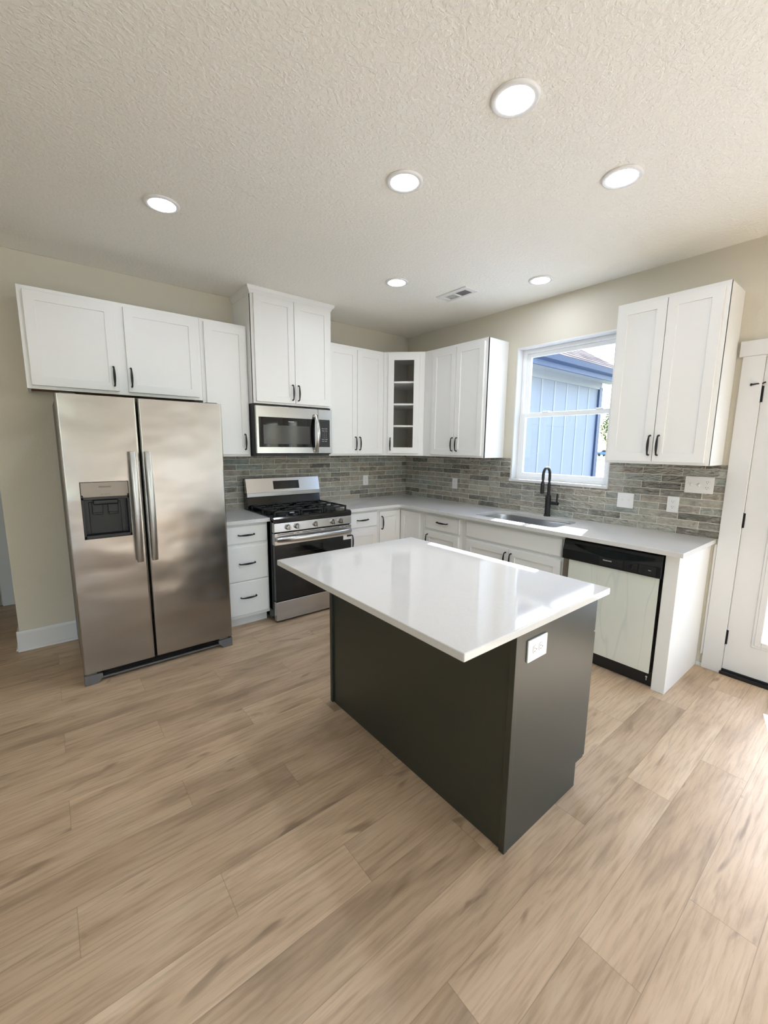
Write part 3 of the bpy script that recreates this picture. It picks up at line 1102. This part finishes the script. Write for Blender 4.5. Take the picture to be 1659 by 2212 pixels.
for cx in (h0+.082, h1-.088):
    obj('paddle', boxes((cx-.028-ox, cx+.028-ox, yb-.022, yb-.010, cz-.10, cz-.03, .004), (cx-.026-ox, cx+.026-ox, yb-.03, yb-.018, cz-.108, cz-.094, .004)), 'darkplast', dp)
text('logo', 'FRIGIDAIRE', .0125, 'greyprint', dp, ((h0+h1)/2-ox, yf-.0008, 1.249), FACE)
text('button_labels', 'water   cubed   lock', .006, 'greyprint', dp, ((h0+h1)/2-ox, yf-.0008, 1.205), FACE)
gb = bm_()
box(gb, FX0+.09-ox, FX1-.085-ox, -.82-oy, -.80-oy, .028, .076, .002)
for i in range(5):
    box(gb, FX0+.10-ox, FX1-.095-ox, -.832-oy, -.815-oy, .032+i*.009, .036+i*.009)
obj('base_grille', gb, 'blackplast', fr)
obj('grille_bar', boxes((FX0+.085-ox, FX1-.08-ox, -.838-oy, -.815-oy, .018, .030, .003)), 'greyplast', fr)
for x0, x1, s in ((FX0, FX0+.098, 1), (FX1-.098, FX1, -1)):
    bm = bm_()
    po = [(0, 0), (.066, 0), (.098, .034), (.098, .062), (0, .066)]
    po = [((x0+p[0]) if s > 0 else (x1-p[0]), p[1]) for p in po]
    prism(bm, [(p[0]-ox, p[1]) for p in po], 'y', -.856-oy, -.78-oy, .003)
    box(bm, x0+.004-ox, x1-.03-ox, -.85-oy, -.80-oy, .064, .082, .003)
    obj('foot', bm, 'greyplast', fr)
for x in (FX0+.06, FX1-.06):
    bm = bm_()
    lathe(bm, [(0, 0), (.02, 0), (.02, .03), (.008, .036), (0, .036)], (x-ox, -.12-oy, 0), n=14)
    obj('foot', bm, 'blackplast', fr)
    obj('hinge_cover', boxes((x-.04-ox, x+.04-ox, -.84-oy, -.72-oy, 1.775, 1.795, .004)), 'greyplast', fr)

# ------------------------------------------------------------------ gas range
RX0, RX1, RY = -2.071, -1.309, -.69
rc = (RX0+RX1)/2
rg = thing('gas_range', 'stainless and black freestanding gas range with five knobs', 'stove', (rc, -.36, 0))
def rb(x0, x1, y0, y1, z0, z1, bev=.002):
    return (x0-rc, x1-rc, y0+.36, y1+.36, z0, z1, bev)
obj('body', boxes(rb(RX0, RX1, -.655, -.045, .03, .905)), 'blackgloss', rg)
bm = bm_()
prism(bm, [(-.155+.36, .895), (-.69+.36, .895), (-.70+.36, .875), (-.712+.36, .875), (-.712+.36, .906), (-.700+.36, .919), (-.69+.36, .921), (-.155+.36, .921)], 'x', RX0-.002-rc, RX1+.002-rc, .0015)
obj('cooktop', bm, 'blackgloss', rg)
# five burners
for (dx, dy, r_) in ((-.24, -.26, .036), (-.24, -.54, .046), (0, -.40, .042), (.24, -.26, .034), (.24, -.54, .05)):
    bm = bm_()
    lathe(bm, [(r_+.022, .921), (r_+.020, .925), (r_+.004, .926), (r_, .934), (r_, .940), (r_-.006, .945), (0, .946)], (dx, dy+.36, 0), n=24)
    obj('burner', bm, 'iron', rg)
# three cast iron grates
for k, (x0, x1) in enumerate(((RX0+.02, RX0+.265), (RX0+.268, RX1-.268), (RX1-.265, RX1-.02))):
    bm = bm_()
    x0 -= rc; x1 -= rc
    ya, yb_ = -.665+.36, -.165+.36
    zt = .962
    def bar(xa, xb, y_a, y_b, z_a=zt-.014, z_b=zt):
        box(bm, xa, xb, y_a, y_b, z_a, z_b, .003, 1)
    bar(x0, x1, ya, ya+.014); bar(x0, x1, yb_-.014, yb_)
    bar(x0, x0+.014, ya, yb_); bar(x1-.014, x1, ya, yb_)
    cx = (x0+x1)/2
    bar(x0, x1, (ya+yb_)/2-.006, (ya+yb_)/2+.006)
    for yc in ((ya*3+yb_)/4, (ya+3*yb_)/4):
        bar(cx-.006, cx+.006, yc-.10, yc-.03); bar(cx-.006, cx+.006, yc+.03, yc+.10)
        bar(x0, cx-.035, yc-.006, yc+.006); bar(cx+.035, x1, yc-.006, yc+.006)
    for xx in (x0+.002, x1-.016):
        for yy in (ya, (ya+yb_)/2-.007, yb_-.014):
            box(bm, xx, xx+.014, yy, yy+.014, .921, zt-.008, .002, 1)
    obj('grate', bm, 'iron', rg)
# backguard with the clock display
bm = bm_()
prism(bm, [(-.048+.36, .905), (-.15+.36, .905), (-.155+.36, .935), (-.150+.36, .955), (-.128+.36, 1.028), (-.135+.36, 1.05), (-.105+.36, 1.197), (-.048+.36, 1.20)], 'x', RX0-rc, RX1-rc, .002)
bg_ = obj('backguard', bm, 'blackgloss', rg)
def slope_y(z):
    return -.1385+(z-1.068)*.030/.130
bm = bm_()
z0_, z1_ = 1.066, 1.199
prism(bm, [(slope_y(z0_)+.36, z0_), (slope_y(z1_)+.36, z1_), (slope_y(z1_)+.40, z1_), (slope_y(z0_)+.41, z0_)], 'x', RX0-.001-rc, RX1+.001-rc, .002)
obj('control_face', bm, 'steel', bg_)
bm = bm_()
z0_, z1_ = 1.092, 1.170
o_ = -.0015
prism(bm, [(slope_y(z0_)+.36+o_, z0_), (slope_y(z1_)+.36+o_, z1_), (slope_y(z1_)+.37, z1_), (slope_y(z0_)+.37, z0_)], 'x', -1.807-rc, -1.537-rc)
dsp = obj('display', bm, 'blackgloss', bg_)
tl = math.atan2(.030, .130)
for i, s_ in enumerate(('+ ', '- ', 'o ', '+ ', '- ', 'o ')):
    zz = 1.136 if i < 3 else 1.12
    t_ = text('display_symbols', s_, .011, 'greyprint', bg_, (-1.785+.02*(i % 3)-rc, slope_y(zz)+.36-.003, zz), (R(90)-tl, 0, 0))
obj('backguard_lip', boxes(rb(RX0, RX1, -.140, -.125, 1.028, 1.066, .003)), 'handle', bg_)
# control panel with knobs
bm = bm_()
prism(bm, [(-.66+.36, .79), (-.704+.36, .79), (-.714+.36, .797), (-.711+.36, .868), (-.704+.36, .875), (-.66+.36, .875)], 'x', RX0-rc, RX1-rc, .0015)
cp = obj('control_panel', bm, 'steel', rg)
for kx in (-1.950, -1.866, -1.687, -1.508, -1.427):
    bm = bm_()
    lathe(bm, [(.024, 0), (.024, -.006), (.0225, -.010), (.020, -.026), (.018, -.030), (0, -.031)], (kx-rc, -.712+.36, .832), 'y', 24)
    box(bm, kx-.0045-rc, kx+.0045-rc, -.760+.36, -.738+.36, .812, .852, .002)
    obj('knob', bm, 'steel', cp)
obj('vent_strip', boxes(rb(RX0+.004, RX1-.004, -.69, -.66, .784, .791, .001)), 'blackplast', rg)
# oven door
dY = -.712
od = obj('oven_door', boxes(rb(RX0, RX1, dY, -.66, .198, .690, .003)), 'blackgloss', rg)
obj('door_top_band', boxes(rb(RX0, RX1, dY-.001, -.66, .684, .784, .003)), 'steel', od)
sl_ = bm_()
for (u0, u1) in ((-2.045, -1.90), (-1.872, -1.846), (-1.815, -1.635), (-1.597, -1.44), (-1.415, -1.397), (-1.375, -1.315)):
    box(sl_, u0-rc, u1-rc, dY+.36-.0018, dY+.362, .772, .7765)
obj('vent_slots', sl_, 'blackplast', od, smooth=0)
obj('oven_window', boxes(rb(-1.93, -1.45, dY-.0015, dY+.002, .36, .652, .0005)), 'ovenglass', od)
rk = bm_()
for zz in (.60, .565):
    box(rk, -1.925-rc, -1.455-rc, dY+.36-.0019, dY+.36-.0012, zz, zz+.0025)
obj('oven_rack', rk, 'darkplast', od, smooth=0)
bm = bm_()
pts, rad = [], []
for i in range(29):
    s = -1+2*i/28
    k = (1-s**4)
    pts.append((s*.366, dY+.36-.020-.032*(1-abs(s)**3), .734))
    rad.append((.022*min(1, (1.02-abs(s))*14+.55), .010))
sweep(bm, pts, rad, 14, side=(0, 0, 1))
for s in (-1, 1):
    box(bm, s*.352-.012, s*.352+.012, dY+.36-.03, dY+.36+.002, .720, .748, .004)
obj('door_handle', bm, 'steel', od)
st = obj('sticker', boxes(rb(-1.398, -1.311, dY-.0022, dY-.0005, .648, .690, 0)), 'plate', od, smooth=0)
st['label'] = 'white product sticker on the oven door corner'
obj('sticker_print', boxes(rb(-1.360, -1.312, dY-.0026, dY-.001, .672, .689, 0), rb(-1.355, -1.325, dY-.0026, dY-.001, .660, .662, 0)), 'blackplast', st, smooth=0)
dr = obj('storage_drawer', boxes(rb(RX0+.001, RX1-.001, -.706, -.66, .022, .190, .004)), 'steel', rg)
for sx_ in (-1, 1):
    for yy in (-.65, -.10):
        bm = bm_()
        lathe(bm, [(0, 0), (.019, 0), (.02, .004), (.02, .016), (.01, .02), (.01, .032), (0, .032)], (sx_*.345, yy+.36, 0), n=14)
        obj('foot', bm, 'blackplast', rg)

# ------------------------------------------------------------------ microwave
MX0, MX1 = -2.080, -1.324
mc = (MX0+MX1)/2
mw = thing('microwave', 'stainless over-the-range microwave hung under the tallest cabinet', 'microwave', (mc, -.2, 1.42))
def mb(x0, x1, y0, y1, z0, z1, bev=.002):
    return (x0-mc, x1-mc, y0+.2, y1+.2, z0-1.42, z1-1.42, bev)
obj('body', boxes(mb(MX0, MX1, -.385, -.002, 1.428, 1.855), mb(MX0+.01, MX1-.02, -.39, -.05, 1.414, 1.430)), 'blackplast', mw)
XS = -1.477
md = obj('door', boxes(mb(MX0+.006, XS-.0015, -.42, -.385, 1.438, 1.840, .003)), 'steel', mw)
obj('black_window', boxes(mb(-2.052, -1.512, -.4215, -.41, 1.492, 1.748, .001)), 'ovenglass', md)
obj('screen', boxes(mb(-2.012, -1.568, -.4222, -.42, 1.520, 1.680, .0004)), 'mwglass', md, smooth=0)
text('logo', 'FRIGIDAIRE', .011, 'whiteprint', md, (-1.752-mc, -.4222+.2, 1.715-1.42), FACE)
bm = bm_()
pts, rad = [], []
for i in range(21):
    s = -1+2*i/20
    pts.append((-1.508-mc, -.42+.2-.012-.050*(1-s*s), 1.618-1.42+.172*s))
    rad.append((.017, .0065))
sweep(bm, pts, rad, 12, side=(1, 0, 0))
for zz in (1.46, 1.776):
    box(bm, -1.521-mc, -1.495-mc, -.44+.2, -.418+.2, zz-.012-1.42, zz+.012-1.42, .004)
obj('handle', bm, 'steel', md)
mp = obj('control_panel', boxes(mb(XS+.0015, MX1-.004, -.42, -.385, 1.438, 1.840, .003)), 'steel', mw)
obj('keypad', boxes(mb(XS+.008, MX1-.030, -.4215, -.41, 1.495, 1.748, .001)), 'darkplast', mp)
text('key_labels', 'Popcorn Melt\nPotato  Auto\n1    2    3\n4    5    6\n7    8    9\nCook  0  Start\nStop  Clock', .011, 'whiteprint', mp, ((XS+MX1-.022)/2-mc, -.4222+.2, 1.607-1.42), FACE, space=1.75)

# ------------------------------------------------------------------ dishwasher  (faces -x; local x runs to -y)
dw = thing('dishwasher', 'dishwasher with a stainless door and black control strip', 'dishwasher', (0, -2.4265, 0), R(-90))
DW = .629
obj('tub', boxes((.006, DW-.006, -.58, -.01, .03, .868)), 'blackplast', dw, smooth=0)
cpn = bm_()
prism(cpn, [(-.575, .868), (-.612, .872), (-.628, .866), (-.630, .835), (-.642, .80), (-.644, .735), (-.640, .729), (-.575, .729)], 'x', 0.001, DW-.004, .0015)
cpo = obj('control_panel', cpn, 'blackplast', dw)
hb = bm_()
poly = []
for i in range(15):
    s = -1+2*i/14
    poly.append((.335+s*.255, .850-.004))
for i in range(15):
    s = 1-2*i/14
    poly.append((.335+s*.255, .846-.045*(1-s*s)-.002))
prism(hb, poly, 'y', -.6435, -.60)
obj('handle_pocket', hb, 'blackgloss', cpo)
for nm, u0, u1 in (('badge_panel', .258, .407), ('dial_panel', .417, .494), ('button_panel', .503, .597)):
    obj(nm, boxes((u0, u1, -.6462, -.640, .741, .794, .001)), 'darkplast', cpo)
text('logo', 'FRIGIDAIRE', .011, 'whiteprint', cpo, (.312, -.6468, .776), FACE)
text('button_labels', 'Start', .008, 'whiteprint', cpo, (.565, -.6468, .770), FACE)
db = bm_()
lathe(db, [(.016, 0), (.016, -.010), (.014, -.013), (0, -.013)], (.455, -.645, .770), 'y', 20)
obj('dial', db, 'blackplast', cpo)
db = bm_()
for u_, z_ in ((.385, .775), (.530, .775), (.530, .758)):
    lathe(db, [(.006, 0), (.006, -.003), (0, -.0035)], (u_, -.646, z_), 'y', 14)
obj('buttons', db, 'blackplast', cpo)
dpn = obj('door_panel', boxes((.002, DW-.012, -.627, -.575, .102, .727, .003)), 'steel', dw)
obj('pale_film', boxes((.045, DW-.0125, -.6278, -.6265, .1025, .7265, .0004)), 'film', dpn, smooth=0)
obj('kick_plate', boxes((.002, DW-.004, -.585, -.55, .002, .100, .002)), 'blackplast', dw)
kb = bm_()
lathe(kb, [(.006, 0), (.006, -.002), (0, -.002)], (DW-.035, -.586, .058), 'y', 12)
box(kb, DW-.037, DW-.033, -.5875, -.585, .034, .056)
obj('kick_screw', kb, 'whiteprint', dw)

# ------------------------------------------------------------------ island
IX0, IX1, IY0, IY1 = -2.278, -1.690, -3.145, -1.916
ic = thing('island_cabinet', 'dark green-black painted island cabinet in the middle of the floor', 'island', ((IX0+IX1)/2, (IY0+IY1)/2, 0))
mx, my = (IX0+IX1)/2, (IY0+IY1)/2
def ib(x0, x1, y0, y1, z0, z1, bev=.0015):
    return (x0-mx, x1-mx, y0-my, y1-my, z0, z1, bev)
obj('carcass', boxes(ib(IX0+.02, IX1-.02, IY0+.02, IY1-.02, .114, .884), ib(IX0+.02, -1.765, IY0+.02, IY1-.02, 0, .114)), 'island', ic)
obj('back_panel', boxes(ib(IX0+.006, IX0+.02, IY0+.018, IY1-.018, 0, .884)), 'island', ic)
for y in (IY0, IY1):
    s = 1 if y == IY0 else -1
    bm = bm_()
    poly = [(IX0+.020, 0), (-1.753, 0), (-1.753, .114), (IX1, .114), (IX1, .884), (IX0+.020, .884)]
    prism(bm, [(p[0]-mx, p[1]) for p in poly], 'y', y+s*.002-my, y+s*.020-my, .001)
    obj('end_panel', bm, 'island', ic)
    obj('corner_trim', boxes(ib(IX0-.004, IX0+.020, min(y, y+s*.024)-.0, max(y, y+s*.024), 0, .884, .002)), 'island', ic)
for k in range(2):
    ya, yb2 = IY0+.005+k*.612, IY0+.005+k*.612+.607
    for nm, za, zb in (('drawer', .725, .865), ('door', .118, .715)):
        m_ = (slab if nm == 'drawer' else shaker)(yb2-ya, zb-za)
        o = obj(nm, m_, 'island', ic, (IX1-mx, ya-my, za))
        o.rotation_euler = (0, 0, R(90))
        pull(o, (yb2-ya)/2 if nm == 'drawer' else (.04 if k else yb2-ya-.04), (zb-za)/2 if nm == 'drawer' else .5, -.0195, nm == 'drawer')
io = obj('countertop', boxes((-2.585, -1.627, -3.168, -1.890, .8845, .914, .004)), 'quartz')
tag(io, 'polished white quartz island top overhanging the dark island', 'countertop', 'white quartz countertops')
plate('wall_outlet', 'white sideways double outlet on the end of the dark island', 'outlet', (-2.151, IY0+.0018, .792), 0, .124, .084, 'o', vertical=False)

# ------------------------------------------------------------------ ceiling lights and vent
LAMPS = [(-2.024, -2.833, 'recessed disc light over the near end of the island, closest to the viewer'),
         (-2.0125, -2.207, 'recessed disc light in the middle of the ceiling, over the island'),
         (-1.2474, -2.889, 'recessed disc light in front of the cabinet beside the outside door'),
         (-2.8798, -1.2324, 'recessed disc light in front of the refrigerator'),
         (-1.221, -1.2195, 'small-looking recessed disc light in front of the stove, beside the ceiling vent'),
         (-.4129, -1.9659, 'small-looking recessed disc light in front of the kitchen window')]
EXTRA = [(-4.9, -5.2), (-2.2, -5.2), (-4.9, -7.0), (-2.2, -7.0)]  # unseen lamps, added behind the kitchen for more light
def ceiling_light(x, y, label):
    root = thing('recessed_light', label, 'ceiling light', (x, y, H), 0, 'recessed ceiling lights')
    bm = bm_()
    lathe(bm, [(.088, -.0005), (.0885, -.004), (.086, -.009), (.079, -.011), (.067, -.0085), (.066, -.004), (.066, -.0005)], n=40)
    obj('trim_ring', bm, 'plate', root)
    bm = bm_()
    lathe(bm, [(.0662, -.004), (.062, -.0072), (.04, -.0078), (0, -.008)], n=40)
    obj('diffuser', bm, 'lens', root)
    return root
for x, y, lb in LAMPS:
    ceiling_light(x, y, lb)
for x, y in EXTRA:
    ceiling_light(x, y, 'unseen recessed disc light added behind the kitchen')
vt = thing('ceiling_vent', 'white ceiling register with dark louvres between the two far lights', 'vent', (-.667, -1.347, H))
def vb(x0, x1, y0, y1, za, zb, bev=.001):
    return (x0+.667, x1+.667, y0+1.347, y1+1.347, za, zb, bev)
fb = boxes(vb(-.748, -.703, -1.512, -1.182, -.008, -.0005), vb(-.613, -.588, -1.512, -1.182, -.008, -.0005), vb(-.705, -.61, -1.512, -1.468, -.008, -.0005), vb(-.705, -.61, -1.226, -1.182, -.008, -.0005), vb(-.705, -.61, -1.356, -1.340, -.008, -.0005), bev=.002)
obj('frame', fb, 'plate', vt)
lb = bm_()
for i in range(8):
    yy = -1.236-i*.0135
    prism(lb, [(yy+1.347, -.0015), (yy+1.347-.012, -.0085), (yy+1.347-.0105, -.009), (yy+1.347+.0015, -.002)], 'x', -.703+.667, -.613+.667)
obj('louvres', lb, 'plate', vt, smooth=0)
lb = bm_()
for i in range(8):
    yy = -1.362-i*.0135
    prism(lb, [(yy+1.347-.0105, -.0005), (yy+1.347-.002, -.006), (yy+1.347-.001, -.0055), (yy+1.347-.0095, -.0002)], 'x', -.703+.667, -.613+.667)
box(lb, -.703+.667, -.613+.667, -1.467+1.347, -1.357+1.347, -.0016, -.0006)
obj('louvres', lb, 'slot', vt, smooth=0)

# ------------------------------------------------------------------ outside
struct('ground', boxes((-60, 260, -160, 220, -.5, -.3)), 'lawn')
struct('bounce_slab', boxes((-16, 7, -20, -.6, -.299, -.2), (-16, XL-.2, -.6, 6, -.299, -.2)), 'conc')  # unseen slab, added so light bounced off the ground is neutral
hw = thing('house_wing', 'pale board-and-batten house wing with slate eaves tinted with blue sky light outside the window', 'building', (2.6, 3, -.3))
def hb_(x0, x1, y0, y1, z0, z1, bev=0):
    return (x0-2.6, x1-2.6, y0-3, y1-3, z0+.3, z1+.3, bev)
wb = boxes(hb_(.16, 5.0, .02, 6.0, -.3, 2.80))
bt = bm_()
for k in range(12):
    xb = 4.56-.4*k
    if xb > .2:
        box(bt, *hb_(xb-.022, xb+.022, .014, .021, -.3, 2.62)[:6])
prism(wb, [(.02-3, 2.8+.3), (5.98-3, 2.8+.3), (3.0-3, 4.6+.3)], 'x', 2.0, 2.39)
sd = obj('siding', wb, 'siding', hw, smooth=0)
obj('battens', bt, 'sidingtrim', sd, smooth=0)
obj('frieze', boxes(hb_(.16, 5.0, -.015, .02, 2.62, 2.80), hb_(.16, 5.28, -.42, -.015, 2.74, 2.77)), 'sidingtrim', hw, smooth=0)
obj('corner_board', boxes(hb_(4.91, 5.03, -.02, .10, -.3, 2.66)), 'slate', hw, smooth=0)
obj('fascia', boxes(hb_(.16, 5.3, -.45, -.42, 2.675, 2.80)), 'slate', hw, smooth=0)
gt = bm_()
prism(gt, [(-.45-3, 2.745+.3), (-.53-3, 2.765+.3), (-.55-3, 2.84+.3), (-.53-3, 2.845+.3), (-.45-3, 2.84+.3)], 'x', .16-2.6, 5.3-2.6)
obj('gutter', gt, 'slate', hw, smooth=0)
rf = bm_()
SL = .6
prism(rf, [(-.50-3, 2.84+.3), (3.0-3, 2.84+.3+3.5*SL), (6.5-3, 2.84+.3), (6.5-3, 2.76+.3), (3.0-3, 2.76+.3+3.5*SL), (-.50-3, 2.76+.3)], 'x', .16-2.6, 5.35-2.6)
obj('roof', rf, 'shingle', hw, smooth=0)

# a tree and a parked car far across the lawn
tr = thing('tree', 'young leafy tree on the far lawn seen through the window', 'tree', (72, 27.7, -.3))
bm = bm_()
sweep(bm, [(0, 0, 0), (.05, 0, 2), (-.05, .1, 4.5), (0, 0, 7)], [.32, .27, .2, .08], 10)
for k in range(7):
    t = k*2.4
    sweep(bm, [(0, 0, 2.8+k*.45), (.9*math.cos(t), .9*math.sin(t), 3.9+k*.45), (1.7*math.cos(t), 1.7*math.sin(t), 4.6+k*.5)], [.1, .07, .03], 6)
obj('trunk', bm, 'bark', tr)
bm = bm_()
rnd = random.Random(5)
for k in range(1500):
    th, ph, rr2 = rnd.uniform(0, 2*PI), math.acos(rnd.uniform(-1, 1)), rnd.uniform(.35, 1)**.5
    c = Vector((2.5*rr2*math.sin(ph)*math.cos(th), 2.5*rr2*math.sin(ph)*math.sin(th), 5.2+3.4*rr2*math.cos(ph)))
    u = Vector((rnd.gauss(0, 1), rnd.gauss(0, 1), rnd.gauss(0, 1))).normalized()*.22
    v = u.cross(Vector((rnd.gauss(0, 1), rnd.gauss(0, 1), rnd.gauss(0, 1)))).normalized()*.12
    vs_ = [bm.verts.new(c+q) for q in (u, v, -u, -v)]
    bm.faces.new(vs_)
obj('foliage', bm, 'leaf', tr, smooth=0)
cr = thing('car', 'blue car parked far across the lawn beyond the window', 'car', (95, 39.0, -.3), R(75))
bm = bm_()
prism(bm, [(-2.2, .35), (2.2, .35), (2.25, .75), (1.9, .9), (1.1, .95), (.5, 1.45), (-1.2, 1.5), (-1.9, 1.0), (-2.25, .9)], 'y', -.85, .85, .06)
obj('body', bm, 'carpaint', cr)
obj('windows', boxes((-1.25, .55, -.86, .86, 1.0, 1.36, .02)), 'blackgloss', cr)
for wx in (-1.35, 1.35):
    for wy in (-.78, .78):
        bm = bm_()
        lathe(bm, [(0, -.1), (.3, -.1), (.33, -.07), (.33, .07), (.3, .1), (0, .1)], (wx, wy, .33), 'y', 18)
        obj('wheel', bm, 'blackplast', cr)
